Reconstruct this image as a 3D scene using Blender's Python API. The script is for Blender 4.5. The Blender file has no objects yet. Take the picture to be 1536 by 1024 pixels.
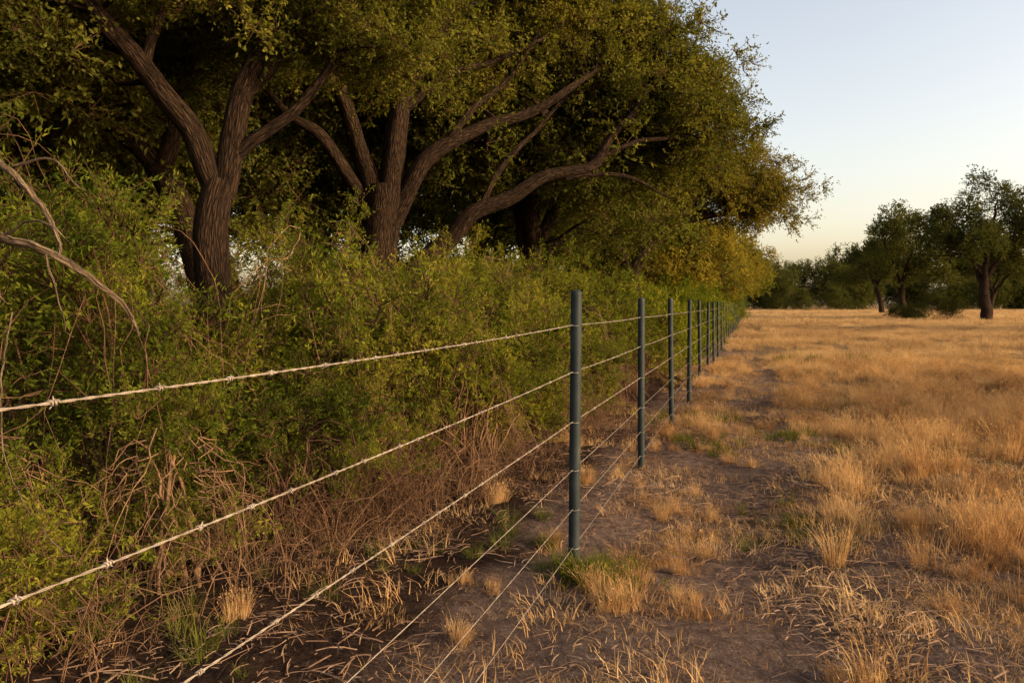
import bpy, math, random
import numpy as np
from mathutils import Vector
rng = np.random.default_rng(7)
scn = bpy.context.scene
scn.view_settings.view_transform = 'Standard'
scn.view_settings.look = 'None'
scn.view_settings.exposure = 0
COL = scn.collection

SUN_AZ, SUN_EL = math.radians(112), math.radians(15)

# ------------------------------------------------------------- helpers
def fx(y):            # fence line: X at given Y
    return 0.313*y - 0.967

_gr = np.random.default_rng(3)
_gw = []
for wl, am in ((0.45,.006),(0.7,.009),(1.1,.012),(1.7,.014),(2.6,.016),(4.5,.02),(9,.03)):
    for _ in range(3):
        a = _gr.uniform(0, 2*math.pi)
        _gw.append((math.cos(a)*2*math.pi/wl, math.sin(a)*2*math.pi/wl, _gr.uniform(0,6.28), am))
def gh(x, y):
    x = np.asarray(x, float); y = np.asarray(y, float)
    h = np.zeros(np.broadcast(x, y).shape)
    for a, b, p, am in _gw:
        h = h + am*np.sin(a*x+b*y+p)
    w = x - fx(y)
    h = h - 0.04*np.exp(-((w-1.1)/0.35)**2)     # worn track
    return h*0.8
_pw = []
for wl in (0.8,1.3,2.1,3.4,6.0):
    for _ in range(3):
        a = _gr.uniform(0, 2*math.pi)
        _pw.append((math.cos(a)*2*math.pi/wl, math.sin(a)*2*math.pi/wl, _gr.uniform(0,6.28)))
def patch(x, y, off=0.0):
    s = 0
    for a, b, p in _pw:
        s = s + np.sin(a*x+b*y+p+off*p)
    return s/4.0      # ~ N(0, .7)

def mesh_from(name, V, quads=None, tris=None, mats=None, qmat=None, tmat=None, smooth=False):
    V = np.asarray(V, np.float32).reshape(-1, 3)
    q = np.asarray(quads, np.int32)
    me = bpy.data.meshes.new(name)
    me.vertices.add(len(V)); me.vertices.foreach_set('co', V.ravel())
    me.loops.add(q.size)
    me.loops.foreach_set('vertex_index', q.ravel().astype(np.int32))
    me.polygons.add(len(q))
    me.polygons.foreach_set('loop_start', (np.arange(len(q))*4).astype(np.int32))
    if mats:
        for m in mats: me.materials.append(m)
        mi = np.zeros(len(q), np.int32)
        if qmat is not None: mi[:] = qmat
        me.polygons.foreach_set('material_index', mi)
    if smooth:
        me.polygons.foreach_set('use_smooth', np.ones(len(q), bool))
    me.update(calc_edges=True)
    return me

def obj(name, me, parent=None, loc=(0,0,0)):
    o = bpy.data.objects.new(name, me)
    COL.objects.link(o)
    o.location = loc
    if parent: o.parent = parent
    return o

def empty(name, loc=(0,0,0)):
    o = bpy.data.objects.new(name, None)
    o.empty_display_size = 0.2
    COL.objects.link(o); o.location = loc
    return o

def norm(v):
    v = np.asarray(v, float)
    return v/(np.linalg.norm(v, axis=-1, keepdims=True)+1e-9)

def sweep(paths, rough=0.0, r=None):
    VV, QQ, BB = [], [], []
    off = 0
    r = r or rng
    for pts, rad, n in paths:
        P = np.asarray(pts, float); R = np.asarray(rad, float); m = len(P)
        T = norm(np.gradient(P, axis=0))
        ref = np.array([0,0,1.0]) if abs(T[0][2]) < .9 else np.array([1.0,0,0])
        u = norm(np.cross(T[0], ref)); U = [u]
        for i in range(1, m):
            u = u - T[i]*np.dot(u, T[i]); u = norm(u); U.append(u)
        U = np.array(U); W = np.cross(T, U)
        a = np.arange(n)/n*2*math.pi
        ca, sa = np.cos(a), np.sin(a)
        RR = R[:,None]*np.ones((m,n))
        L = np.concatenate([[0], np.cumsum(np.linalg.norm(np.diff(P,axis=0),axis=1))])
        if rough > 0 and R[0] > .02:
            ph = r.uniform(0,6.28,6)
            RR = RR*(1 + rough*(np.sin(3*a+ph[0]+L[:,None]*1.3)+.7*np.sin(5*a+ph[1]-L[:,None]*2.1)
                     +.5*np.sin(2*a+ph[2]+L[:,None]*5)+.5*np.sin(L[:,None]*9+ph[3]+a)))
        V = P[:,None,:] + RR[...,None]*(U[:,None,:]*ca[None,:,None] + W[:,None,:]*sa[None,:,None])
        B = np.stack([np.broadcast_to(ca*R[:,None],(m,n)), np.broadcast_to(sa*R[:,None],(m,n)),
                      np.broadcast_to(L[:,None],(m,n))+off*.0137], -1)
        i = np.arange(m-1)[:,None]*n; j = np.arange(n)[None,:]; j2 = (j+1)%n
        q = np.stack([i+j, i+j2, i+n+j2, i+n+j], -1).reshape(-1,4) + off
        VV.append(V.reshape(-1,3)); QQ.append(q); BB.append(B.reshape(-1,3)); off += m*n
    return np.concatenate(VV), np.concatenate(QQ), np.concatenate(BB)

def smooth_path(pts, rad, step=0.1, wob=0.0, r=None):
    P = np.asarray(pts, float); R = np.asarray(rad, float)
    Pe = np.vstack([2*P[0]-P[1], P, 2*P[-1]-P[-2]])
    out, ro = [], []
    for i in range(len(P)-1):
        p0,p1,p2,p3 = Pe[i],Pe[i+1],Pe[i+2],Pe[i+3]
        n = max(2, int(np.linalg.norm(p2-p1)/step))
        for k in range(n):
            t = k/n
            out.append(.5*((2*p1)+(-p0+p2)*t+(2*p0-5*p1+4*p2-p3)*t*t+(-p0+3*p1-3*p2+p3)*t**3))
            ro.append(R[i]*(1-t)+R[i+1]*t)
    out.append(P[-1]); ro.append(R[-1])
    out = np.array(out); ro = np.array(ro)
    if wob > 0:
        r = r or rng
        L = np.arange(len(out))*step
        ph = r.uniform(0,6.28,(3,3)); fr = r.uniform(1.5,6,(3,3))
        w = sum(np.sin(L[:,None]*fr[k][None,:]+ph[k][None,:]) for k in range(3))
        out[1:-1] += (w*wob)[1:-1]
    return out, ro

# ------------------------------------------------------------- scatter (geometry nodes)
_ng = {}
def scatter_group(K, real=False):
    if (K,real) in _ng: return _ng[(K,real)]
    ng = bpy.data.node_groups.new('Scatter%d'%K, 'GeometryNodeTree')
    ng.interface.new_socket('Geometry', in_out='INPUT', socket_type='NodeSocketGeometry')
    ng.interface.new_socket('Geometry', in_out='OUTPUT', socket_type='NodeSocketGeometry')
    N, L = ng.nodes, ng.links
    gi = N.new('NodeGroupInput'); go = N.new('NodeGroupOutput')
    def attr(nm, dt):
        a = N.new('GeometryNodeInputNamedAttribute'); a.data_type = dt; a.inputs['Name'].default_value = nm
        return a.outputs['Attribute']
    tv = attr('tv','INT')
    def sel(k):
        c = N.new('FunctionNodeCompare'); c.data_type='INT'; c.operation='EQUAL'
        L.new(tv, c.inputs[2]); c.inputs[3].default_value = k
        s = N.new('GeometryNodeSeparateGeometry'); s.domain='POINT'
        L.new(gi.outputs[0], s.inputs['Geometry']); L.new(c.outputs[0], s.inputs['Selection'])
        return s.outputs['Selection']
    j = N.new('GeometryNodeJoinGeometry')
    for k in range(K):
        g = N.new('GeometryNodeGeometryToInstance')
        L.new(sel(k), g.inputs[0]); L.new(g.outputs[0], j.inputs[0])
    ip = N.new('GeometryNodeInstanceOnPoints')
    L.new(sel(-1), ip.inputs['Points']); L.new(j.outputs[0], ip.inputs['Instance'])
    ip.inputs['Pick Instance'].default_value = True
    L.new(attr('pv','INT'), ip.inputs['Instance Index'])
    L.new(attr('rot','FLOAT_VECTOR'), ip.inputs['Rotation'])
    L.new(attr('scl','FLOAT'), ip.inputs['Scale'])
    out = ip.outputs[0]
    if real:
        rz = N.new('GeometryNodeRealizeInstances'); L.new(out, rz.inputs[0]); out = rz.outputs[0]
    L.new(out, go.inputs[0])
    _ng[(K,real)] = ng
    return ng

def make_scatter(name, templates, pts, rot, scl, mats, parent=None, r=None, real=False):
    r = r or rng
    Vs, Qs, qm, tv = [], [], [], []
    off = 0
    for k, t in enumerate(templates):
        V = t['V']; Vs.append(V)
        Qs.append(t['Q']+off); qm.append(t['qm'])
        tv.append(np.full(len(V), k)); off += len(V)
    Vs.append(np.asarray(pts, float)); tv.append(np.full(len(pts), -1))
    V = np.concatenate(Vs); n0 = off
    me = mesh_from(name, V, np.concatenate(Qs), None, mats, np.concatenate(qm))
    nt = len(V)
    def at(nm, ty, data, key='value'):
        a = me.attributes.new(nm, ty, 'POINT'); a.data.foreach_set(key, data)
    at('tv','INT', np.concatenate(tv).astype(np.int32))
    pv = np.zeros(nt, np.int32); pv[n0:] = r.integers(0, len(templates), len(pts)); at('pv','INT', pv)
    ra = np.zeros((nt,3), np.float32); ra[n0:] = rot; at('rot','FLOAT_VECTOR', ra.ravel(), 'vector')
    sa = np.ones(nt, np.float32); sa[n0:] = scl; at('scl','FLOAT', sa)
    o = obj(name, me, parent)
    m = o.modifiers.new('Scatter','NODES'); m.node_group = scatter_group(len(templates), real)
    return o

def dir_rot(D, r=None, jit=.25):
    r = r or rng
    D = norm(D)
    th = np.arccos(np.clip(D[:,2],-1,1)); ph = np.arctan2(D[:,1], D[:,0])
    return np.stack([r.normal(0,jit,len(D)), th, ph], -1)

def zrot(n, r, tilt=.15):
    return np.stack([r.normal(0,tilt,n),r.normal(0,tilt,n),r.uniform(0,6.283,n)],-1)

def cluster(r, tms, P, rot, scl):
    VV,QQ,MM=[],[],[];off=0
    for p,e,s in zip(P,rot,scl):
        t=tms[r.integers(0,len(tms))]
        cx_,sx_=math.cos(e[0]),math.sin(e[0]); cy_,sy_=math.cos(e[1]),math.sin(e[1]); cz,sz=math.cos(e[2]),math.sin(e[2])
        M=np.array([[cz,-sz,0],[sz,cz,0],[0,0,1]])@np.array([[cy_,0,sy_],[0,1,0],[-sy_,0,cy_]])@np.array([[1,0,0],[0,cx_,-sx_],[0,sx_,cx_]])
        V=t['V']@M.T*s+p
        VV.append(V);QQ.append(t['Q']+off);MM.append(t['qm']);off+=len(V)
    return dict(V=np.concatenate(VV),Q=np.concatenate(QQ),qm=np.concatenate(MM))

# ------------------------------------------------------------- materials
def newmat(name):
    m = bpy.data.materials.new(name); m.use_nodes = True
    nt = m.node_tree; nt.nodes.clear()
    return m, nt.nodes, nt.links

def ramp(N, stops):
    r = N.new('ShaderNodeValToRGB')
    e = r.color_ramp.elements
    while len(e) < len(stops): e.new(.5)
    for i, (p, c) in enumerate(stops):
        e[i].position = p; e[i].color = (*c, 1)
    return r

def leaf_mat(name, cols, trans=.35, tcol=(1.3,1.25,.5), nscale=1.1):
    m, N, L = newmat(name)
    geo = N.new('ShaderNodeNewGeometry'); oi = N.new('ShaderNodeObjectInfo')
    no = N.new('ShaderNodeTexNoise'); no.inputs['Scale'].default_value = nscale; no.inputs['Detail'].default_value = 1
    L.new(geo.outputs['Position'], no.inputs['Vector'])
    n2 = N.new('ShaderNodeTexNoise'); n2.inputs['Scale'].default_value = 18; n2.inputs['Detail'].default_value = 0
    L.new(geo.outputs['Position'], n2.inputs['Vector'])
    a = N.new('ShaderNodeMath'); a.operation='MULTIPLY_ADD'
    L.new(oi.outputs['Random'], a.inputs[0]); a.inputs[1].default_value = .35; L.new(no.outputs['Fac'], a.inputs[2])
    b = N.new('ShaderNodeMath'); b.operation='MULTIPLY_ADD'
    L.new(n2.outputs['Fac'], b.inputs[0]); b.inputs[1].default_value = .7; L.new(a.outputs[0], b.inputs[2])
    c = N.new('ShaderNodeMath'); c.operation='MULTIPLY_ADD'; c.inputs[1].default_value = 1.25; c.inputs[2].default_value = -.78
    L.new(b.outputs[0], c.inputs[0])
    r = ramp(N, [(i/(len(cols)-1), cl) for i, cl in enumerate(cols)])
    L.new(c.outputs[0], r.inputs['Fac'])
    p = N.new('ShaderNodeBsdfDiffuse')
    L.new(r.outputs['Color'], p.inputs['Color'])
    o = N.new('ShaderNodeOutputMaterial')
    if trans <= .01:
        L.new(p.outputs[0], o.inputs[0]); return m
    t = N.new('ShaderNodeBsdfTranslucent')
    mu = N.new('ShaderNodeMix'); mu.data_type='RGBA'; mu.blend_type='MULTIPLY'; mu.inputs['Factor'].default_value = 1
    L.new(r.outputs['Color'], mu.inputs['A']); mu.inputs['B'].default_value = (*tcol,1)
    L.new(mu.outputs['Result'], t.inputs['Color'])
    mx = N.new('ShaderNodeMixShader'); mx.inputs[0].default_value = trans
    L.new(p.outputs[0], mx.inputs[1]); L.new(t.outputs[0], mx.inputs[2])
    L.new(mx.outputs[0], o.inputs[0])
    return m

def bark_mat(name, c1, c2, s=1.0):
    m, N, L = newmat(name)
    at = N.new('ShaderNodeAttribute'); at.attribute_name = 'bk'
    mp = N.new('ShaderNodeMapping'); mp.inputs['Scale'].default_value = (38*s,38*s,6*s)
    L.new(at.outputs['Vector'], mp.inputs['Vector'])
    no = N.new('ShaderNodeTexNoise'); no.inputs['Scale'].default_value = 1; no.inputs['Detail'].default_value = 5
    no.inputs['Roughness'].default_value = .65; no.inputs['Distortion'].default_value = .8
    L.new(mp.outputs[0], no.inputs['Vector'])
    vo = N.new('ShaderNodeTexVoronoi'); vo.feature='DISTANCE_TO_EDGE'; vo.inputs['Scale'].default_value = 1.0
    L.new(mp.outputs[0], vo.inputs['Vector'])
    mul = N.new('ShaderNodeMath'); mul.operation='MULTIPLY_ADD'; mul.inputs[1].default_value=1.0
    L.new(vo.outputs['Distance'], mul.inputs[0]); L.new(no.outputs['Fac'], mul.inputs[2])
    r = ramp(N, [(.42,c1),(.95,c2)]); L.new(mul.outputs[0], r.inputs['Fac'])
    p = N.new('ShaderNodeBsdfPrincipled'); p.inputs['Roughness'].default_value=.95
    p.inputs['Specular IOR Level'].default_value=.08
    L.new(r.outputs['Color'], p.inputs['Base Color'])
    bu = N.new('ShaderNodeBump'); bu.inputs['Strength'].default_value=1; bu.inputs['Distance'].default_value=.06
    L.new(mul.outputs[0], bu.inputs['Height']); L.new(bu.outputs[0], p.inputs['Normal'])
    o = N.new('ShaderNodeOutputMaterial'); L.new(p.outputs[0], o.inputs[0])
    return m

M_BARK = bark_mat('bark', (.006,.004,.003), (.060,.036,.021))
M_BARK_PALE = bark_mat('dead_wood', (.07,.05,.03), (.32,.23,.15), 1.5)
M_TWIG = leaf_mat('twig', [(.03,.018,.01),(.07,.042,.022),(.12,.075,.04)], 0, (1,1,1))
M_LEAF = leaf_mat('oak_leaves', [(.046,.054,.010),(.105,.108,.018),(.18,.17,.028),(.26,.225,.04)], .48)
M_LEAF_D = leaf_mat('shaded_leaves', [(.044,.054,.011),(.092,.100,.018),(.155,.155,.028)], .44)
M_LEAF_R = leaf_mat('field_oak_leaves', [(.032,.038,.010),(.060,.064,.016),(.10,.10,.024)], .35, (1.2,1.15,.6))
M_LEAF_G = leaf_mat('golden_leaves', [(.08,.076,.013),(.15,.128,.022),(.23,.18,.03)], .45)
M_SHRUB = leaf_mat('shrub_leaves', [(.032,.050,.007),(.088,.112,.014),(.17,.175,.022),(.27,.23,.036)], .48, (1.35,1.35,.45), 1.5)
M_WEED = leaf_mat('weed_green', [(.06,.07,.015),(.14,.14,.03)], .35)
M_GRASS = leaf_mat('dry_grass_blades', [(.18,.095,.042),(.38,.225,.10),(.55,.36,.165),(.66,.47,.24)], .38, (1.1,1,.8), .9)
M_GRASS_F = leaf_mat('field_grass_blades', [(.24,.15,.07),(.43,.29,.14),(.60,.43,.22)], .38, (1.1,1,.85), .35)
M_STRAW = leaf_mat('straw_litter', [(.08,.046,.03),(.17,.105,.068),(.32,.215,.14)], 0, (1,1,1), .9)
M_BRUSH = leaf_mat('dry_brush_stems', [(.05,.028,.018),(.11,.063,.037),(.21,.13,.072)], 0, (1,1,1), .9)

# ------------------------------------------------------------- templates
def leaves_at(P, D, ln, wd, r):
    n = len(P)
    D = norm(D)
    s = norm(np.cross(D, r.normal(0,1,(n,3)))); nn = np.cross(D, s)
    ln = ln*r.uniform(.7,1.25,(n,1)); wd = wd*r.uniform(.75,1.2,(n,1))
    a = P; b = P + D*ln*.45 + s*wd*.5 + nn*wd*.15; c = P + D*ln - nn*ln*.12; d = P + D*ln*.45 - s*wd*.5 + nn*wd*.15
    V = np.stack([a,b,c,d],1).reshape(-1,3)
    Q = np.arange(n*4).reshape(-1,4)
    return V, Q

def spray(r, ntw=9, R=.42, nl=11, ll=.05, lw=.024, spread=1.0, droop=.0, narrow=False, wood=True):
    paths, LV, LQ = [], [], []
    off = 0
    for k in range(ntw):
        d = norm(np.array([r.normal(0,spread), r.normal(0,spread), r.uniform(.25,1.2)]))
        L = R*r.uniform(.6,1.1)
        t = np.linspace(0,1,5)[:,None]
        P = d*L*t + np.array([0,0,-droop])*L*t**2 + np.concatenate([[[0,0,0]], r.normal(0,.03*L,(4,3))])
        if wood: paths.append((P[[0,3]], np.array([.005,.002])*(R/.42), 3))
        tt = r.uniform(.15,1.0,nl)
        idx = tt*4; i0 = np.clip(idx.astype(int),0,3); f = (idx-i0)[:,None]
        B = P[i0]*(1-f)+P[i0+1]*f
        tang = norm(P[i0+1]-P[i0])
        D = tang*(.9 if narrow else .5) + r.normal(0,.6,(nl,3)) + np.array([0,0,-.1 if narrow else .1])
        V, Q = leaves_at(B + r.normal(0,.012,(nl,3)), D, ll, lw, r)
        LV.append(V); LQ.append(Q+off); off += len(V)
    LV = np.concatenate(LV); LQ = np.concatenate(LQ)
    if not wood:
        return dict(V=LV, Q=LQ, qm=np.zeros(len(LQ),int))
    TV, TQ, _ = sweep(paths)
    return dict(V=np.concatenate([LV,TV]), Q=np.concatenate([LQ, TQ+len(LV)]),
                qm=np.concatenate([np.zeros(len(LQ),int), np.ones(len(TQ),int)]))

r1 = np.random.default_rng(11)
S_OAK = [spray(r1, 11, .40, 11, .050, .025, 1.0) for _ in range(4)]
S_FAR = [spray(r1, 8, .50, 9, .10, .055, 1.1, wood=False) for _ in range(3)]
S_SHRUB = [spray(r1, 7, .44, 15, .046, .014, .42, .35, True) for _ in range(3)] + [spray(r1, 8, .30, 12, .038, .015, .8, .2, True) for _ in range(2)]
S_SHRUB_F = [spray(r1, 7, .42, 9, .07, .026, .6, .3, True, False) for _ in range(3)]
def puff(r, tms, n, sp, flat, s=(.7,1.25)):
    off=r.normal(0,.55,(n,3))*sp*np.array([1,1,flat])
    D=norm(off)+np.array([0,0,.45])+r.normal(0,.35,off.shape)
    return cluster(r,tms,off,dir_rot(D,r),r.uniform(s[0],s[1],n))
T_OAK=[puff(r1,S_OAK,12,.55,.5) for _ in range(5)]
T_FAR=[puff(r1,S_FAR,12,.70,.5) for _ in range(4)]
def bushlet(r,tms,n,sp):
    off=r.normal(0,1,(n,3))*sp
    D=norm(off)*.5+np.array([0,0,.9])+r.normal(0,.4,off.shape)
    return cluster(r,tms,off,dir_rot(D,r),r.uniform(.5,1.15,n))
T_SHRUB=[bushlet(r1,S_SHRUB,6,np.array([.15,.15,.16])) for _ in range(5)]
T_SHRUB_F=[bushlet(r1,S_SHRUB_F,7,np.array([.2,.2,.18])) for _ in range(4)]

def tuft(r, n=55, h=.25, base=.05, lean=.5, w=.0035, seg=4, seed=0):
    VV, QQ = [], []; off = 0
    for k in range(n):
        a = r.uniform(0,6.283); b0 = np.array([math.cos(a),math.sin(a),0])
        p0 = b0*base*math.sqrt(r.uniform())
        hh = h*r.uniform(.45,1.1); ln = lean*r.uniform(.1,1.1)
        t = np.linspace(0,1,seg+1)
        a2 = a + r.normal(0,.6); d = np.array([math.cos(a2),math.sin(a2),0])
        side = np.array([-d[1],d[0],0])*math.cos(r.uniform(-1,1)) + d*r.uniform(-.5,.5)
        c = p0 + d*(ln*hh*t**1.7)[:,None] + np.array([0,0,1])*(hh*(t - .35*ln*t**2.5))[:,None] + side*(r.normal(0,.05)*hh*t**2)[:,None]
        ww = (w*(1-t*.85))[:,None]
        V = np.empty(((seg+1)*2,3)); V[0::2] = c-side*ww; V[1::2] = c+side*ww
        i = np.arange(seg)*2
        QQ.append(np.stack([i,i+1,i+3,i+2],-1)+off); VV.append(V); off += len(V)
        if seed and r.uniform() < seed:
            tip = c[-1]; D = r.normal(0,.5,(5,3))+norm(c[-1]-c[-2])*1.2
            V, Q = leaves_at(np.repeat(tip[None],5,0)-norm(c[-1]-c[-2])*r.uniform(0,.04,(5,1)), D, .016, .005, r)
            VV.append(V); QQ.append(Q+off); off += len(V)
    Q = np.concatenate(QQ)
    return dict(V=np.concatenate(VV), Q=Q, qm=np.zeros(len(Q),int))
def disc(r,n,R):
    a=r.uniform(0,6.283,n); q=R*np.sqrt(r.uniform(0,1,n)); return np.stack([q*np.cos(a),q*np.sin(a),np.zeros(n)],-1)
def grasspatch(r,tms,n,R,s=(.6,1.2)):
    P=disc(r,n,R); return cluster(r,tms,P,zrot(n,r,.1),r.uniform(s[0],s[1],n)*(1-.35*np.linalg.norm(P,axis=1)/R))
S_TUFT = [tuft(r1, 60, .27, .07, .7, .0024, 3, .25), tuft(r1, 50, .21, .09, 1.0, .0024, 3, .1), tuft(r1, 45, .32, .06, .45, .0024, 3, .5), tuft(r1, 60, .16, .11, 1.1, .0024, 3)]
T_TUFT = [grasspatch(r1,S_TUFT,k,q) for k,q in ((3,.08),(5,.14),(8,.24),(11,.36),(6,.18))]
S_LOW = [tuft(r1, 36, .09, .16, 1.3, .0024, 2), tuft(r1, 30, .12, .16, 1.2, .0024, 2), tuft(r1, 36, .07, .18, 1.5, .0024, 2)]
T_LOW = [grasspatch(r1,S_LOW,5,.28,(.6,1.4)) for _ in range(5)]
S_FIELD = [tuft(r1, 40, .33, .18, .6, .007, 2, .2), tuft(r1, 40, .27, .20, .8, .007, 2), tuft(r1, 36, .40, .16, .5, .006, 2, .4)]
T_FIELD = [grasspatch(r1,S_FIELD,k,q) for k,q in ((9,.6),(7,.45),(10,.5),(5,.3),(9,.7))]
S_FIELD2 = [tuft(r1, 32, .38, .55, .6, .022, 2), tuft(r1, 32, .34, .6, .8, .022, 2)]
T_FIELD2 = [grasspatch(r1,S_FIELD2,9,1.8) for _ in range(4)]

def litter(r, n=130, R=.5, L=(.02,.20), w=.0015):
    VV,QQ=[],[];off=0
    for k in range(n):
        c = np.array([r.uniform(-R,R), r.uniform(-R,R), r.uniform(.002,.02)])
        a = r.uniform(0,6.283); l = L[0]+(L[1]-L[0])*r.uniform()**2
        d = np.array([math.cos(a),math.sin(a),0]); s = np.array([-d[1],d[0],0])
        t = np.linspace(-.5,.5,4)
        P = c + d*(t*l)[:,None] + s*(r.normal(0,.10)*l*t**2*2)[:,None] + np.array([0,0,1])*(np.abs(r.normal(0,.08))*l*(.25-t**2)*2+ r.normal(0,.08)*l*t)[:,None]
        W = w*r.uniform(.4,1.9)
        V = np.empty((8,3)); V[0::2]=P-s*W+np.array([0,0,W]); V[1::2]=P+s*W
        i=np.arange(3)*2
        QQ.append(np.stack([i,i+1,i+3,i+2],-1)+off); VV.append(V); off+=8
    Q=np.concatenate(QQ)
    return dict(V=np.concatenate(VV),Q=Q,qm=np.zeros(len(Q),int))
T_LIT = [litter(r1) for _ in range(5)]

def brush(r, n=16, H=.6, R=.3):
    paths=[]
    for k in range(n):
        a=r.uniform(0,6.283); p0=np.array([math.cos(a),math.sin(a),0])*R*r.uniform(0,1)
        a2=a+r.normal(0,1.0); d=np.array([math.cos(a2),math.sin(a2),0])
        h=H*r.uniform(.5,1.2); t=np.linspace(0,1,6)
        P=p0+d*(h*r.uniform(.2,.9)*t**1.6)[:,None]+np.array([0,0,1])*(h*(t-r.uniform(.1,.75)*t**2.6))[:,None]
        P[1:]+=np.cumsum(r.normal(0,.022*H,(5,3)),axis=0)
        paths.append((P,np.linspace(.0042,.0014,6)*r.uniform(.5,1.2),3))
        for _ in range(2):
            i=r.integers(1,5); q=P[i]; dd=norm(r.normal(0,1,3)+np.array([0,0,.3]))
            t2=np.linspace(0,1,3)[:,None]
            paths.append((q+dd*t2*h*.35+r.normal(0,.012,(3,3))*t2,np.linspace(.002,.001,3),3))
    V,Q,_=sweep(paths)
    return dict(V=V,Q=Q,qm=np.zeros(len(Q),int))
T_BRUSH=[brush(r1) for _ in range(4)]

# ------------------------------------------------------------- trees
def grow(limbs, puffs, r, start_frac=.35):
    nodes=[];nr=[]
    paths=[]
    for pts,rad,*o in limbs:
        P,R=smooth_path(pts,rad,.1,o[0] if o else .016,r)
        paths.append((P,R,16 if R[0]>.08 else 9))
        k=int(len(P)*start_frac) if R[0]>.12 else 1
        nodes.append(P[k::2]); nr.append(R[k::2])
    nodes=np.concatenate(nodes); nr=np.concatenate(nr)
    order=np.argsort([np.min(np.linalg.norm(nodes-p,axis=1)) for p in puffs])
    for i in order:
        p=puffs[i]
        dv=p-nodes
        dist=np.linalg.norm(dv,axis=1)
        cost=dist+ .8*np.clip(nodes[:,2]-p[2]+.1,0,None)+.02/np.maximum(nr,.01)
        j=int(np.argmin(cost)); q=nodes[j]; d=dist[j]
        if d<.1: continue
        n=max(4,int(d/.16)); t=np.linspace(0,1,n)[:,None]
        bend=norm(r.normal(0,1,3)+np.array([0,0,.5]))*d*r.uniform(.05,.2)
        P=q*(1-t)+p*t+bend*(4*t*(1-t))
        P[1:-1]+=r.normal(0,.025*min(d,1.2),(n-2,3))
        r0=min(nr[j]*.7,.012+.02*d)
        R=np.linspace(r0,max(.005,r0*.25),n)
        paths.append((P,R,6 if r0>.025 else 4))
        nodes=np.vstack([nodes,P[1:]]); nr=np.concatenate([nr,R[1:]])
    return paths

def ell_puffs(ells, r):
    out=[]
    for c,rad,n in ells:
        u=norm(r.normal(0,1,(n,3)))*(r.uniform(.08,1,(n,1))**(1/2.2))
        out.append(np.array(c)+u*np.array(rad))
    return np.concatenate(out)

def tree(name, base, limbs, ells, seed, tmpl=None, lmat=None, cs=1.0):
    r=np.random.default_rng(seed)
    base=np.array([base[0],base[1],float(gh(base[0],base[1]))-.05])
    e=empty(name,base)
    puffs=ell_puffs(ells,r)
    paths=grow(limbs,puffs,r)
    V,Q,B=sweep(paths,.06,r)
    rel=V-base
    fl=np.clip(1-rel[:,2]/.5,0,1)**2
    tc=np.array(limbs[0][0][0])-base
    m=np.hypot(rel[:,0]-tc[0],rel[:,1]-tc[1])<1.2
    rel[m,0]=tc[0]+(rel[m,0]-tc[0])*(1+.6*fl[m]); rel[m,1]=tc[1]+(rel[m,1]-tc[1])*(1+.6*fl[m])
    me=mesh_from('trunk_and_limbs',rel,Q,None,[M_BARK],smooth=True)
    a=me.attributes.new('bk','FLOAT_VECTOR','POINT'); a.data.foreach_set('vector',B.astype(np.float32).ravel())
    obj('trunk_and_limbs',me,e)
    P=puffs[puffs[:,2]>.6]
    cen=np.mean([np.array(c) for c,_,_ in ells],axis=0)
    D=norm(P-cen)*.3+np.array([0,0,1.])+r.normal(0,.22,P.shape)
    rt=dir_rot(D,r,.15)
    make_scatter('foliage',tmpl or T_OAK,P-base,rt,cs*r.uniform(.65,1.3,len(P)),[lmat or M_LEAF,M_TWIG],e,r,real=True)
    return e

def P3(*a): return [tuple(x) for x in a]

# tree A : forked trunk on the left
tree('oak_tree',(-2.85,7.2),[
 (P3((-2.90,7.2,-.1),(-2.82,7.2,.9),(-2.83,7.2,1.81),(-2.80,7.2,2.24),(-2.74,7.2,2.58)),(.19,.17,.16,.15,.15)),
 (P3((-2.74,7.2,2.45),(-2.93,7.12,2.97),(-3.18,7.0,3.32),(-3.4,6.95,3.72),(-3.7,6.85,4.06),(-4.0,6.8,4.55),(-4.3,6.9,5.4)),(.12,.105,.10,.09,.075,.06,.04)),
 (P3((-2.72,7.2,2.45),(-2.62,7.22,3.0),(-2.54,7.3,3.5),(-2.42,7.4,4.0),(-2.3,7.5,4.7),(-2.1,7.6,5.8)),(.12,.115,.10,.085,.065,.04)),
 (P3((-2.66,7.22,2.8),(-2.42,7.22,3.05),(-2.1,7.25,3.3),(-1.78,7.35,3.65),(-1.3,7.5,4.3)),(.075,.065,.05,.04,.025)),
 (P3((-2.56,7.3,3.4),(-2.28,7.3,3.7),(-1.95,7.3,4.2)),(.05,.04,.025)),
 (P3((-3.3,6.98,3.5),(-3.27,7.0,3.9),(-3.1,7.1,4.5)),(.05,.045,.03)),
],[((-3.2,7.9,5.7),(2.8,2.0,1.35),84),((-1.5,7.6,4.3),(.95,.7,.7),34),((-4.6,7.3,4.3),(.9,.9,.9),24),((-2.9,8.6,4.7),(1.4,.5,.6),14),((-3.0,6.9,4.35),(.6,.3,.25),5)],21,cs=.8)

tree('oak_tree',(-3.75,9),[
 (P3((-3.65,9,-.1),(-3.6,9,1.2),(-3.68,9,1.9),(-3.95,9,2.68),(-4.2,9,3.15),(-4.76,9,3.54),(-5.3,9.1,3.9),(-5.9,9.3,4.8)),(.20,.17,.16,.15,.13,.11,.09,.05)),
 (P3((-4.1,9,3.0),(-4.0,9.1,3.7),(-3.8,9.3,4.8),(-3.6,9.5,6)),(.11,.09,.06,.04)),
],[((-4.5,10.2,5.8),(2.6,1.5,1.8),70),((-6.2,9.8,4.4),(1.6,1.1,1.6),42)],22,lmat=M_LEAF_D)

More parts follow.
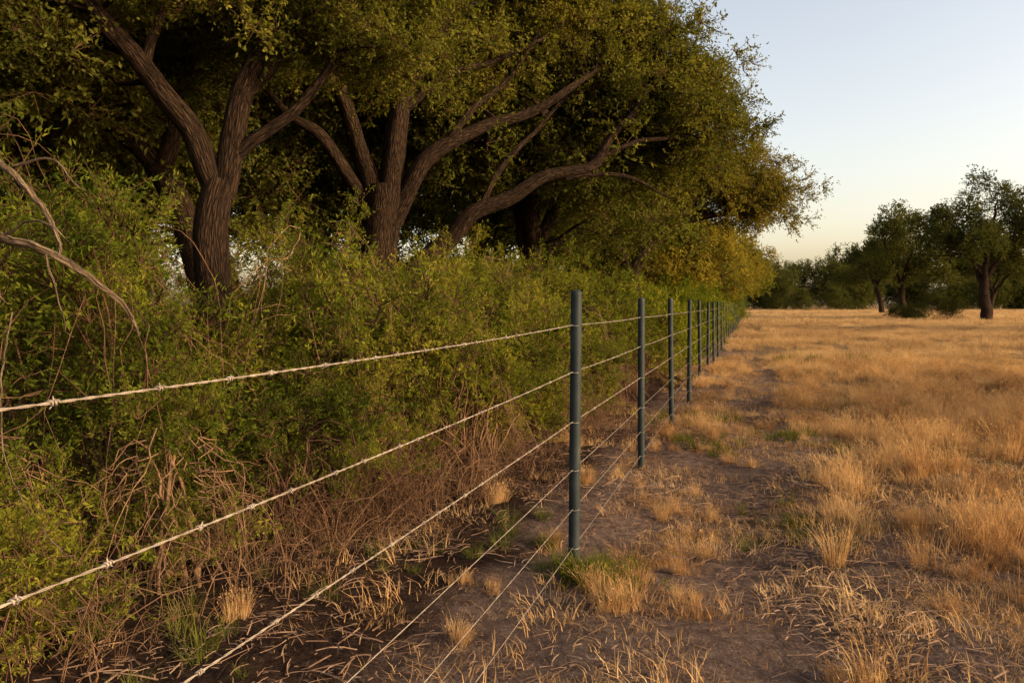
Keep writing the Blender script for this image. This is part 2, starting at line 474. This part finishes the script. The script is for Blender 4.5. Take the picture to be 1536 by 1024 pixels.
# tree B
tree('oak_tree',(-1.95,11),[
 (P3((-1.98,11,-.1),(-1.93,11,1.1),(-1.9,11,2.09),(-1.86,11,2.76),(-1.80,11,3.14)),(.33,.29,.28,.26,.24)),
 (P3((-1.78,11,2.8),(-1.66,11,3.75),(-1.58,11.05,4.39),(-1.2,11.2,5.25),(-.75,11.4,6.2),(-.5,11.6,7.4)),(.19,.16,.14,.105,.07,.04)),
 (P3((-1.85,11,2.7),(-2.13,11,3.57),(-2.42,11,4.3),(-2.76,11.1,5.25),(-3.0,11.3,6.5)),(.17,.135,.11,.085,.05)),
 (P3((-1.76,11,2.6),(-1.45,10.95,3.2),(-1.03,11,3.7),(-.27,11.3,4.1),(.7,11.6,4.6),(1.3,12,5.1)),(.16,.13,.11,.085,.06,.035)),
 (P3((-1.98,11,2.8),(-2.66,10.9,3.77),(-3.1,10.9,4.1),(-3.6,11.1,4.6)),(.11,.085,.065,.04)),
 (P3((-1.6,11,4.2),(-1.0,11.1,4.75),(-.3,11.3,5.0),(.5,11.6,5.5)),(.07,.06,.045,.025)),
 (P3((-.9,11.05,3.78),(-.5,11.2,4.4),(.0,11.5,4.9),(.4,11.8,5.6)),(.06,.045,.035,.02)),
],[((-1.2,12.6,7.0),(3.2,2.2,1.8),105),((-1.6,13.6,5.0),(2.5,.9,1.6),54),((.7,12.9,5.9),(1.5,1.2,.9),40),((-2.9,11.4,5.6),(1.4,1.0,.8),28),((-.6,12.0,4.9),(1.1,.6,.5),9)],23)

# tree C : long arching limb
tree('oak_tree',(-1.45,11.6),[
 (P3((-1.35,11.6,-.1),(-1.52,11.6,.9),(-1.55,11.55,1.72),(-1.18,11.5,2.27),(-.68,11.5,2.72),(.12,11.6,3.17),(.82,11.8,3.45),(1.4,12,3.85),(1.85,12.2,4.4),(2.5,12.6,5.2)),(.20,.18,.17,.145,.125,.105,.09,.075,.055,.03),.03),
 (P3((-.5,11.5,2.8),(-.1,11.7,3.6),(.4,12,4.2),(1.0,12.4,4.9)),(.055,.045,.035,.02)),
 (P3((.82,11.8,3.4),(1.5,12,3.5),(2.1,12.3,3.4),(2.6,12.6,3.2)),(.045,.035,.025,.012)),
 (P3((1.4,12,3.8),(2.1,12.3,4.05),(2.9,12.8,4.3)),(.05,.035,.02)),
],[((2.1,13.7,5.7),(1.35,1.0,1.05),50),((3.05,13.6,4.8),(.95,1.1,.9),40),((1.2,14.3,4.6),(1.7,.9,1.0),42),((2.0,12.5,5.0),(.7,.4,.3),6)],24,cs=.95)

# tree D
tree('oak_tree',(3.05,20),[
 (P3((3.0,20,-.1),(3.1,20,1.0),(3.13,20,1.57),(3.25,20,2.44),(3.8,20.1,3.14),(4.6,20.3,3.66),(5.8,20.6,3.95),(6.6,20.7,4.2)),(.24,.20,.19,.17,.13,.10,.06,.03)),
 (P3((3.25,20,2.3),(3.55,20.2,3.6),(4.0,20.5,5.0)),(.12,.09,.04)),
 (P3((3.2,20,2.1),(2.7,20.1,3.2),(2.3,20.4,4.4)),(.10,.08,.04)),
],[((4.9,21,5.1),(2.3,1.8,.95),76),((6.6,20.9,4.3),(1.05,1.2,.55),28),((3.2,21.8,4.5),(2.0,1.3,1.0),42)],25,lmat=M_LEAF_G,cs=1.1)

def auto_tree(name,x,y,h,rad,seed,z0=None,lmat=None,tmpl=None,npf=90,cs=1.3,tr=None):
    r=np.random.default_rng(seed)
    z0=z0 if z0 is not None else h*.3
    tr=tr or h*.024
    zf=h*r.uniform(.22,.32)
    lean=r.normal(0,.05*h,2)
    top=np.array([x+lean[0],y+lean[1],zf])
    limbs=[([(x,y,-.1),(x+lean[0]*.3,y+lean[1]*.3,zf*.5),tuple(top)],(tr*1.2,tr,tr*.9))]
    nl=r.integers(4,6); a0=r.uniform(0,6.28)
    for k in range(nl):
        a=a0+k*6.283/nl+r.normal(0,.25); d=np.array([math.cos(a),math.sin(a)]); R=rad*r.uniform(.55,.8)
        zz=h*r.uniform(.6,.82)
        limbs.append(([tuple(top-[0,0,.15]),(top[0]+d[0]*R*.3,top[1]+d[1]*R*.3,zf+(zz-zf)*.42),
            (top[0]+d[0]*R*.65,top[1]+d[1]*R*.65,zf+(zz-zf)*.72),(top[0]+d[0]*R,top[1]+d[1]*R,zz)],(tr*.62,tr*.45,tr*.3,tr*.12),.03))
    zc=(z0+h)/2; hz=(h-z0)/2
    ells=[((x+lean[0],y+lean[1],zc+hz*.15),(rad*.75,rad*.75,hz*.8),npf//3)]
    m=7
    for k in range(m):
        a=a0+k*6.283/m+r.normal(0,.3); d=(math.cos(a),math.sin(a)); rr=rad*r.uniform(.5,.75)
        ells.append(((x+lean[0]+d[0]*rr,y+lean[1]+d[1]*rr,zc+hz*r.uniform(-.45,.4)),(rad*.38,rad*.38,hz*r.uniform(.25,.42)),npf*2//3//m))
    return tree(name,(x,y),limbs,ells,seed,tmpl or T_OAK,lmat,cs)

# line of trees continuing along the fence
for i,(x,y,h,rad,z0,mat) in enumerate([
  (6.2,28.5,5.6,2.5,1.0,M_LEAF_G),(8.5,36,5.8,2.7,1.0,M_LEAF_G),(13.0,48,7.0,3.3,.6,M_LEAF_G),(10.8,42,5.8,2.6,.6,M_LEAF_G),
  (17.0,61,7.2,3.4,.8,M_LEAF)]):
    auto_tree('oak_tree',x,y,h,rad,40+i,z0,mat,T_FAR,78,.85)
# woodland behind
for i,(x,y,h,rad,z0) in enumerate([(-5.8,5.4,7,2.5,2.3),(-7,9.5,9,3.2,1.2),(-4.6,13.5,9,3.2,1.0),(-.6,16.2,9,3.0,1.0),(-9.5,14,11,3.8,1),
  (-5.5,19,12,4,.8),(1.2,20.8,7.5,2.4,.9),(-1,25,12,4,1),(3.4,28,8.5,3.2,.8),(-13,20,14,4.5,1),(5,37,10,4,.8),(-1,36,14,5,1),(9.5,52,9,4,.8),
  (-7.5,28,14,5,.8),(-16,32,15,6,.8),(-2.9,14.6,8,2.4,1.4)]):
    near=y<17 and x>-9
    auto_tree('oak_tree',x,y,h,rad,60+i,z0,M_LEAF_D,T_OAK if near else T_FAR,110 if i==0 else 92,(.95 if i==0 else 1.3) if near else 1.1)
# trees across the field
auto_tree('oak_tree',39.6,64,12.2,6.2,90,3.4,M_LEAF_R,T_FAR,105,1.35,.40)
auto_tree('oak_tree',49.5,66,12.0,6.0,91,2.8,M_LEAF_R,T_FAR,100,1.4,.36)
auto_tree('oak_tree',40.8,80,11.4,5.2,92,2.4,M_LEAF_R,T_FAR,78,1.45,.30)
auto_tree('oak_tree',55.5,115,12.6,5.8,93,3.4,M_LEAF_R,T_FAR,84,1.7,.34)
auto_tree('oak_tree',66,106,12.0,5.8,94,2.4,M_LEAF_R,T_FAR,78,1.7,.34)
# trees right of the view, whose shadows cross the field
auto_tree('oak_tree',23.5,3.4,6.0,3.6,95,1.5,M_LEAF_R,T_FAR,85,1.15,.26)
auto_tree('oak_tree',30,4.0,6.6,3.0,98,1.8,M_LEAF_R,T_FAR,60,1.15,.26)
auto_tree('oak_tree',20,-6.2,5.0,2.4,97,1.5,M_LEAF_R,T_FAR,26,1.0,.22)
auto_tree('oak_tree',50,33,11.5,5.6,96,2.2,M_LEAF_R,T_FAR,110,1.7,.36)

def distant():
    r=np.random.default_rng(5)
    P=[]
    for k in range(130):
        x=-40+k*2.6+r.normal(0,3); y=215+r.normal(0,18)+ .05*abs(x)
        h=r.uniform(8,16); R=h*r.uniform(.35,.5)
        n=20
        u=norm(r.normal(0,1,(n,3)))*r.uniform(.3,1,(n,1))**.5
        P.append(np.array([x,y,h*.52])+u*np.array([R,R,h*.5]))
    P=np.concatenate(P); P=P[P[:,2]>.1]
    make_scatter('distant_trees',T_FAR,P,zrot(len(P),r,.4),r.uniform(2.2,3.8,len(P)),[M_LEAF_R,M_TWIG],None,r)
distant()

# ------------------------------------------------------------- shrubs
def shrub(x,y,R,H,seed,n=330,cs=1.0,mat=None,low=.14,tm=None):
    r=np.random.default_rng(seed)
    n=int(n/5)
    base=np.array([x,y,float(gh(x,y))]); e=empty('shrub',base)
    m=11
    a=r.uniform(0,6.283,m); rr=R*r.uniform(.1,1.0,m)
    lc=np.stack([np.cos(a)*rr,np.sin(a)*rr,H*r.uniform(.2,.86,m)*(1-.2*(rr/R)**2)],-1)
    lr=R*r.uniform(.13,.38,m)
    k=r.integers(0,m,n)
    u=norm(r.normal(0,1,(n,3)))*(r.uniform(.05,1,(n,1))**(1/2.0))
    P=lc[k]+u*lr[k][:,None]*np.array([1,1,1.3])
    # tall ragged shoots
    q0=r.integers(0,m,4)
    for q in q0:
        t=r.uniform(.3,1,3)[:,None]
        P=np.concatenate([P,lc[q]+np.array([r.normal(0,.12),r.normal(0,.12),1.0])*t*H*r.uniform(.22,.42)])
    P[:,2]=np.where(P[:,2]>H*1.18,H*r.uniform(.6,1.15,len(P)),P[:,2])
    P=P[P[:,2]>low*H*r.uniform(.2,1.3,len(P))]
    D=norm(P-np.array([0,0,H*.35]))*.5+np.array([0,0,.9])+r.normal(0,.3,P.shape)
    make_scatter('foliage',tm or T_SHRUB,P,dir_rot(D,r),cs*r.uniform(.55,1.2,len(P)),[mat or M_SHRUB,M_TWIG],e,r,real=True)
    paths=[]
    for j in range(26):
        i=r.integers(0,len(P)); tip=P[i]; b=np.array([r.normal(0,R*.3),r.normal(0,R*.3),-.03])
        t=np.linspace(0,1,9)[:,None]
        Q=b*(1-t)+tip*t; Q[:,2:]=b[2]+(tip[2]-b[2])*(t**.8); Q[1:-1]+=np.cumsum(r.normal(0,.02,(7,3)),0)
        paths.append((Q,np.linspace(r.uniform(.007,.016),.004,9),5))
    for j in range(56):
        a=r.uniform(0,6.283); d=np.array([math.cos(a),math.sin(a),0]); t=np.linspace(0,1,10)[:,None]
        h=H*r.uniform(.4,1.0); l=R*r.uniform(.6,1.3)
        Q=d*R*.3+d*l*t**.8*.8+np.array([0,0,1])*(h*(1-t**2.2*r.uniform(.5,1)))
        Q[1:]+=np.cumsum(r.normal(0,.032,(9,3)),0); Q[:,2]=np.maximum(Q[:,2],.01)
        paths.append((Q,np.linspace(.004,.0014,10),4))
    V,Qd,B=sweep(paths)
    me=mesh_from('stems',V,Qd,None,[M_BRUSH],smooth=True)
    obj('stems',me,e)

SH=[(-3.85,5.0,1.1,2.9),(-2.35,4.5,.75,1.95),(-1.6,6.2,.8,2.1),(-.9,6.7,.85,1.6),(-3.75,6.5,.85,2.2),(-.1,8.1,.9,1.55),(-1.2,8.6,1.0,1.85),
 (.65,10.1,.9,1.65),(-.35,10.4,1.0,1.95),(1.4,12.4,.95,1.7),(.5,13,1.2,2.1),(2.3,15.3,1.0,1.55),(1.1,16.5,1.2,2.2),(3.4,18.0,1.0,1.35),(4.6,22.3,1.3,1.8),(2.2,23,1.3,2.2),
 (5.7,26.4,1.4,1.9),(7.3,31.5,1.5,2.1),(9.2,37.5,1.7,2.2),(11.3,44,1.9,2.3),(14,53,2.2,2.4),
 (-2.8,8.9,1.2,1.9),(-4.8,7.8,1.4,2.4),(-1.9,13.2,1.5,2.1),(-5.0,11.5,1.8,2.5),(-.8,14.5,1.6,2.3),(-4.9,3.4,1.2,2.3),(-2.55,5.5,.6,1.4),
 (-.45,9.2,.5,2.1),(-3.1,5.2,.5,2.2)]
for i,(x,y,R,H) in enumerate(SH):
    shrub(x,y,R,H,200+i,n=int((300 if y<14 else 230)*min(1.5,max(.5,R*R+.15))),cs=1.0 if y<14 else 1.3,tm=T_SHRUB if y<14 else T_SHRUB_F)
for i,(x,y,R,H) in enumerate([(-1.35,4.6,.42,.75),(-2.5,3.5,.45,.8),(-1.2,5.6,.5,1.0),(-.3,6.6,.5,.95),(.45,8.6,.5,.9),(1.2,10.9,.6,1.0),(-1.75,3.95,.42,.8),(-2.05,3.0,.32,.5)]):
    shrub(x,y,R,H,260+i,n=90,cs=.65)
for i,(x,y,R,H) in enumerate([(37.5,66,2.2,1.9),(35.8,70,1.6,1.3),(75,180,5,5.5),(66,175,4,4.5)]):
    shrub(x,y,R,H,300+i,n=220,cs=1.5*max(1,R/2),mat=M_LEAF_R,low=.05,tm=T_SHRUB_F)

# leaning dead branches at the left edge
def dead():
    e=empty('dead_branch',(-3.2,4.2,0)); o=np.array([-3.2,4.2,0]); r=np.random.default_rng(8)
    L=[(P3((-3.4,3.9,1.9),(-2.9,3.7,1.95),(-2.60,3.6,1.87),(-2.36,3.55,1.77),(-2.16,3.55,1.70),(-1.98,3.6,1.56),(-1.88,3.65,1.46),(-1.80,3.7,1.30)),(.030,.026,.024,.021,.018,.015,.011,.006)),
       (P3((-3.3,4.0,2.6),(-2.75,3.8,2.33),(-2.52,3.75,2.18),(-2.38,3.7,2.07),(-2.25,3.7,1.90),(-2.18,3.7,1.70)),(.026,.022,.02,.017,.014,.009)),
       (P3((-2.60,3.6,1.87),(-2.5,3.5,1.75),(-2.3,3.4,1.6),(-2.2,3.35,1.45)),(.010,.008,.005,.002)),
       (P3((-2.36,3.55,1.77),(-2.25,3.5,1.84),(-2.1,3.45,1.82),(-1.95,3.4,1.72)),(.007,.005,.004,.002)),
       (P3((-2.16,3.55,1.70),(-2.05,3.5,1.5),(-2.0,3.5,1.3)),(.006,.004,.002)),
       (P3((-2.42,3.72,2.12),(-2.2,3.7,2.16),(-2.05,3.65,2.0)),(.009,.006,.002)),
       (P3((-2.15,3.3,1.42),(-2.06,3.1,1.1),(-1.98,3.0,.8),(-1.75,2.9,.55),(-1.55,2.9,.42)),(.004,.0035,.003,.0025,.001))]
    paths=[]
    for p,q in L:
        a,b=smooth_path(p,q,.04,.009,r); a[1:-1]+=r.normal(0,.003,(len(a)-2,3)); paths.append((a-o,b*1.0,10))
    V,Q,B=sweep(paths,.12,r)
    me=mesh_from('branch',V,Q,None,[M_BARK_PALE],smooth=True)
    at=me.attributes.new('bk','FLOAT_VECTOR','POINT'); at.data.foreach_set('vector',B.astype(np.float32).ravel())
    obj('branch',me,e)
dead()

# ------------------------------------------------------------- ground
def ground():
    def ax(c,n,lim,s):
        T=math.asinh(lim/s); t=np.linspace(-T,T,n); return c+s*np.sinh(t)
    xs=ax(1.5,340,4000,3.2); ys=ax(5.0,340,4000,3.2)
    X,Y=np.meshgrid(xs,ys); Z=gh(X,Y)
    V=np.stack([X,Y,Z],-1).reshape(-1,3); n=len(xs)
    i=np.arange(len(ys)-1)[:,None]*n; j=np.arange(n-1)[None,:]
    Q=np.stack([i+j,i+j+1,i+n+j+1,i+n+j],-1).reshape(-1,4)
    m,N,L=newmat('ground_soil')
    g=N.new('ShaderNodeNewGeometry')
    sep=N.new('ShaderNodeSeparateXYZ'); L.new(g.outputs['Position'],sep.inputs[0])
    def noise(s,d=6,ro=.6):
        k=N.new('ShaderNodeTexNoise'); k.inputs['Scale'].default_value=s; k.inputs['Detail'].default_value=d; k.inputs['Roughness'].default_value=ro
        L.new(g.outputs['Position'],k.inputs['Vector']); return k.outputs['Fac']
    def math_(op,a,b,c=None):
        k=N.new('ShaderNodeMath'); k.operation=op
        for q,v in enumerate((a,b,c)):
            if v is None: continue
            if isinstance(v,(int,float)): k.inputs[q].default_value=v
            else: L.new(v,k.inputs[q])
        return k.outputs[0]
    def mix(f,a,b):
        k=N.new('ShaderNodeMix'); k.data_type='RGBA'; L.new(f,k.inputs['Factor']); L.new(a,k.inputs['A']); L.new(b,k.inputs['B']); return k.outputs['Result']
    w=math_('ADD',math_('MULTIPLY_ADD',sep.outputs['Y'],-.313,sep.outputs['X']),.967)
    n1=noise(1.3,4); n2=noise(16,7,.78); n3=noise(75,4,.8); n4=noise(.25,3)
    mixn=math_('ADD',math_('MULTIPLY',n2,.6),math_('MULTIPLY',n3,.4))
    soil=ramp(N,[(.36,(.052,.036,.031)),(.5,(.14,.098,.080)),(.64,(.27,.20,.155))]); L.new(mixn,soil.inputs['Fac'])
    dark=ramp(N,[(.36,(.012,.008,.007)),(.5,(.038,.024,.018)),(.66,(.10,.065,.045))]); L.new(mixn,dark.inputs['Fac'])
    straw=ramp(N,[(.3,(.10,.062,.032)),(.55,(.21,.14,.07)),(.75,(.33,.235,.12))])
    L.new(math_('ADD',math_('MULTIPLY',n2,.5),math_('MULTIPLY',n4,.5)),straw.inputs['Fac'])
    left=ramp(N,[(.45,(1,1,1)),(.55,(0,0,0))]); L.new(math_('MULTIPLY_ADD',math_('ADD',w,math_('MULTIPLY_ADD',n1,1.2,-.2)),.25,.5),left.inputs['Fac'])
    ff=ramp(N,[(.40,(0,0,0)),(.60,(1,1,1))])
    L.new(math_('ADD',math_('MULTIPLY',math_('ADD',w,-1.1),.12),math_('MULTIPLY_ADD',n1,.6,math_('MULTIPLY',sep.outputs['Y'],.008))),ff.inputs['Fac'])
    c=mix(ff.outputs['Color'],soil.outputs['Color'],straw.outputs['Color'])
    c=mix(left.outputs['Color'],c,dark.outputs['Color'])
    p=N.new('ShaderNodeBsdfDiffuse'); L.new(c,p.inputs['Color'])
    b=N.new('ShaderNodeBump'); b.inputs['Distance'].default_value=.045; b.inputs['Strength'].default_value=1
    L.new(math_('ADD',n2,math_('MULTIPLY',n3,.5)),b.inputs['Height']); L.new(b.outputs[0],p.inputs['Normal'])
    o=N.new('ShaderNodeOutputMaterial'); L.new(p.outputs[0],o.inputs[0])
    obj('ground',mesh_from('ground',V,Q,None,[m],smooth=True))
ground()

# ------------------------------------------------------------- grass
def pts_on(x,y,dz=-.008):
    return np.stack([x,y,gh(x,y)+dz],-1)
def sc(name,tm,x,y,s,mat,r,tilt=.05,dz=-.008):
    make_scatter(name,tm,pts_on(x,y,dz),zrot(len(x),r,tilt),s,[mat,M_TWIG],None,r)
def grass():
    r=np.random.default_rng(77)
    nc=4600
    cy=r.uniform(1.6,18,nc); cx=r.uniform(-3,15,nc); w=cx-fx(cy); pn=patch(cx,cy)
    d=np.where(w>1.45,.46+.42*pn+.012*(cy-5),np.where(w>.82,.045+.006*(cy-5),.46+.32*pn))
    d=np.where(w<-.05,.07,d)
    k=(r.uniform(0,1,nc)<np.clip(d,0.05,.95))&(cx<.78*cy+2)
    cx,cy,w,pn=cx[k],cy[k],w[k],pn[k]
    s=r.uniform(.5,1.25,len(cx))*np.where(w>1.45,1.0+.2*np.clip(pn,-1,1),.66)
    sc('dry_grass',T_TUFT,cx,cy,s,M_GRASS,r)
    n=7600
    y=r.uniform(1.6,20,n); x=r.uniform(-4,16,n); w=x-fx(y); pn=patch(x,y,.7)
    d=np.where(w>1.45,.62+.35*pn,np.where(w>.82,.16+.16*pn,.50+.3*pn)); d=np.where(w<0,.14+.2*pn,d)
    k=(r.uniform(0,1,n)<np.clip(d,0,1))&(x<.75*y+1.5)&(x>-.72*y-1)
    sc('ground_cover_grass',T_LOW,x[k],y[k],r.uniform(.8,1.4,k.sum()),M_GRASS,r,.06)
    n=5000
    u=r.uniform(0,1,n); y=12+u**.85*50; x=fx(y)+.4+r.uniform(0,1,n)*(.45*y+5)
    pn=patch(x*.6,y*.6,.3); w=x-fx(y)
    keep=(r.uniform(0,1,n)<np.clip(.60+.6*pn-.9*np.exp(-((w-1.15)/.45)**2),0.04,1)*np.clip((y-11)/8,.25,1))&(x<.75*y+2)
    x,y,pn=x[keep],y[keep],pn[keep]
    sc('field_grass',T_FIELD,x,y,(.80+.28*np.clip(pn,-1,1))*r.uniform(.6,1.2,len(x))*np.clip(y/22,.65,1),M_GRASS_F,r)
    n=3400
    u=r.uniform(0,1,n); y=56+u*165; x=fx(y)-5+r.uniform(0,1,n)*(.42*y+12)
    sc('far_field_grass',T_FIELD2,x,y,r.uniform(.6,1.3,n),M_GRASS_F,r)
    n=1500
    y=r.uniform(1.6,12,n); x=r.uniform(-6,6,n); k=(x<.75*y+1)&(x>-.72*y-1)&(r.uniform(0,1,n)<np.clip(.7+.5*patch(x,y,.4),.3,1))
    sc('straw_litter',T_LIT,x[k],y[k],r.uniform(.6,1.2,k.sum()),M_STRAW,r,.03,.003)
    n=1100
    y=r.uniform(2.8,22,n); w=-r.uniform(.9,4.0,n)*r.uniform(.6,1,n); x=fx(y)+w
    k=(x>-.72*y-1)&(w<-1.1+.5*patch(x,y))&((y>4.2)|(r.uniform(0,1,n)<.3))
    sc('dry_brush',T_BRUSH,x[k],y[k],r.uniform(.35,1.15,k.sum()),M_BRUSH,r,.3)
    cs=[(.42,4.05,.14,34),(1.9,7.6,.22,22),(1.95,5.1,.20,22),(3.0,8.0,.3,26),(.15,4.7,.2,12),(-.9,4.4,.3,12),(-2.3,3.3,.2,20),(2.2,9.8,.4,20),(5.5,11,.5,26),(3.9,6.9,.3,16),(8,19,.8,40),(-1.5,3.2,.3,14)]
    X=[];Y=[]
    for a,b,q,m in cs: X.append(r.normal(a,q,m)); Y.append(r.normal(b,q,m))
    x=np.concatenate(X); y=np.concatenate(Y)
    sc('green_weeds',[tuft(r,50,.14,.06,1.0,.003,3) for _ in range(3)],x,y,r.uniform(.5,1.1,len(x))*np.clip(y/8,1,2),M_WEED,r,.15)
    x=r.normal(.44,.13,34); y=r.normal(3.96,.09,34)
    make_scatter('green_weed_plant',S_SHRUB,pts_on(x,y,-.03),zrot(34,r,.5),r.uniform(.3,.52,34),[M_SHRUB,M_TWIG],None,r)
grass()

# ------------------------------------------------------------- fence
def fence():
    e=empty('wire_fence',(fx(4.16),4.16,0)); o=np.array([fx(4.16),4.16,0.])
    m,N,L=newmat('painted_steel_post')
    tc=N.new('ShaderNodeNewGeometry'); no=N.new('ShaderNodeTexNoise'); no.inputs['Scale'].default_value=9; no.inputs['Detail'].default_value=6
    L.new(tc.outputs['Position'],no.inputs['Vector'])
    r_=ramp(N,[(.3,(.010,.016,.017)),(.55,(.018,.026,.028)),(.78,(.045,.046,.042))]); L.new(no.outputs['Fac'],r_.inputs['Fac'])
    p=N.new('ShaderNodeBsdfPrincipled'); p.inputs['Roughness'].default_value=.6; p.inputs['Specular IOR Level'].default_value=.22
    L.new(r_.outputs['Color'],p.inputs['Base Color'])
    b=N.new('ShaderNodeBump'); b.inputs['Distance'].default_value=.002; b.inputs['Strength'].default_value=.5; L.new(no.outputs['Fac'],b.inputs['Height']); L.new(b.outputs[0],p.inputs['Normal'])
    ou=N.new('ShaderNodeOutputMaterial'); L.new(p.outputs[0],ou.inputs[0]); MP=m
    def wm(nm,c1,c2):
        m,N,L=newmat(nm)
        p=N.new('ShaderNodeBsdfPrincipled'); p.inputs['Metallic'].default_value=.3; p.inputs['Roughness'].default_value=.6
        no=N.new('ShaderNodeTexNoise'); no.inputs['Scale'].default_value=25; g=N.new('ShaderNodeNewGeometry'); L.new(g.outputs['Position'],no.inputs['Vector'])
        r_=ramp(N,[(.3,c1),(.7,c2)]); L.new(no.outputs['Fac'],r_.inputs['Fac']); L.new(r_.outputs['Color'],p.inputs['Base Color'])
        ou=N.new('ShaderNodeOutputMaterial'); L.new(p.outputs[0],ou.inputs[0]); return m
    MW=wm('wire_steel',(.16,.125,.09),(.33,.28,.22)); MT=wm('tie_wire',(.10,.09,.08),(.22,.20,.18))
    r=np.random.default_rng(4)
    WH=[1.341,1.088,.818,.560,.347,.140]
    posts=[-.9]+[4.16+2.53*k for k in range(38)]
    for k,y in enumerate(posts):
        x=fx(y); H=1.53 if k<2 else 1.53+r.normal(0,.012)
        R=.0305
        prof=[(R,-.3),(R,.3),(R,.8),(R,1.2),(R,H-.028),(R*.985,H-.018),(R*.9,H-.008),(R*.7,H-.002),(R*.35,H+.001),(.0005,H+.002)]
        lx,ly=r.normal(0,.006,2)
        V=[];n=24
        for q,z in prof:
            for a in range(n):
                an=a/n*6.28318; V.append((x+q*math.cos(an)+lx*z,y+q*math.sin(an)+ly*z,z))
        i=np.arange(len(prof)-1)[:,None]*n; j=np.arange(n)[None,:]; j2=(j+1)%n
        Q=np.stack([i+j,i+j2,i+n+j2,i+n+j],-1).reshape(-1,4)
        obj('post_%d'%(k+1),mesh_from('post',np.array(V)-o,Q,None,[MP],smooth=True),e)
    paths=[]
    for y in posts[1:14]:
        x=fx(y)
        for h in WH:
            a=np.linspace(0,2*math.pi,25)
            paths.append((np.stack([x+.0325*np.cos(a),y+.0325*np.sin(a),h+.005*np.sin(a)],-1)-o,np.full(25,.0019),5))
    V,Q,_=sweep(paths); obj('wire_ties',mesh_from('wire_ties',V,Q,None,[MT],smooth=True),e)
    for wi,h in enumerate(WH):
        paths=[]
        barb=wi<3
        for k in range(len(posts)-1):
            y0,y1=posts[k],posts[k+1]
            L_=math.hypot(y1-y0,fx(y1)-fx(y0))
            sag=(.028 if k==0 else .008)*(1 if wi<2 else .4)
            if k<4 and barb:
                n=int(L_/.007); t=np.linspace(0,1,n); yy=y0+(y1-y0)*t; zz=h-sag*4*t*(1-t)
                C=np.stack([fx(yy),yy,zz],-1); ph=t*L_/.07*2*math.pi
                tx=np.array([.313,1,0])/math.hypot(.313,1); sx=np.array([-tx[1],tx[0],0])
                for s_ in (0,math.pi):
                    off=.0011*(np.cos(ph+s_)[:,None]*sx+np.sin(ph+s_)[:,None]*np.array([0,0,1]))
                    paths.append((C+off-o,np.full(n,.0014),5))
                d=.06+r.uniform(0,.08)
                while d<L_-.05:
                    tt=d/L_; yb=y0+(y1-y0)*tt; cb=np.array([fx(yb),yb,h-sag*4*tt*(1-tt)])
                    a=np.linspace(0,5*math.pi,30); u=np.linspace(-.007,.007,30)+r.normal(0,.001,30)
                    coil=cb+u[:,None]*tx+.0036*(np.cos(a)[:,None]*sx+np.sin(a)[:,None]*np.array([0,0,1]))
                    paths.append((coil-o,np.full(30,.0016),5))
                    for q in range(4):
                        an=q*math.pi/2+r.uniform(-.5,.5); dd=math.cos(an)*sx+math.sin(an)*np.array([0,0,1])+tx*r.uniform(-.9,.9)
                        l=r.uniform(.5,1)
                        paths.append((np.array([cb+dd*.003,cb+dd*.007*l,cb+dd*.011*l])-o,np.array([.0016,.0014,.0003]),5))
                    d+=.16+r.uniform(-.05,.07)
            else:
                n=12; t=np.linspace(0,1,n); yy=y0+(y1-y0)*t; zz=h-sag*4*t*(1-t)
                paths.append((np.stack([fx(yy),yy,zz],-1)-o,np.full(n,.0016 if not barb else .0022),6))
        V,Q,_=sweep(paths); obj('wire_%d'%(wi+1),mesh_from('wire',V,Q,None,[MW],smooth=True),e)
fence()

# ------------------------------------------------------------- sky, sun, camera
w=bpy.data.worlds.new('World'); scn.world=w; w.use_nodes=True
N,L=w.node_tree.nodes,w.node_tree.links
bg=N['Background']; sk=N.new('ShaderNodeTexSky'); sk.sky_type='NISHITA'; sk.sun_disc=False
sk.sun_elevation=SUN_EL; sk.sun_rotation=SUN_AZ; sk.air_density=1.0; sk.dust_density=3.2; sk.ozone_density=1.0
hs=N.new('ShaderNodeHueSaturation'); hs.inputs['Saturation'].default_value=.85
mx=N.new('ShaderNodeMix'); mx.data_type='RGBA'; mx.blend_type='MULTIPLY'; mx.inputs['Factor'].default_value=1
L.new(sk.outputs[0],hs.inputs['Color']); L.new(hs.outputs[0],mx.inputs['A']); mx.inputs['B'].default_value=(3.1,2.6,2.25,1)
L.new(mx.outputs['Result'],bg.inputs['Color']); bg.inputs['Strength'].default_value=.145
sun=bpy.data.lights.new('sun','SUN'); sun.energy=5.0; sun.angle=math.radians(.6); sun.color=(1,.75,.42)
so=bpy.data.objects.new('sun',sun); COL.objects.link(so)
s=Vector((math.sin(SUN_AZ)*math.cos(SUN_EL),math.cos(SUN_AZ)*math.cos(SUN_EL),math.sin(SUN_EL)))
so.rotation_euler=s.to_track_quat('Z','Y').to_euler(); so.location=(30,10,20)

cam=bpy.data.cameras.new('camera'); co=bpy.data.objects.new('camera',cam); COL.objects.link(co)
co.location=(0,0,1.45); co.rotation_euler=(math.radians(90),0,0)
cam.sensor_width=36; cam.lens=36*1150/1536; cam.shift_y=-55/1536
cam.clip_end=12000; cam.clip_start=.05
scn.camera=co
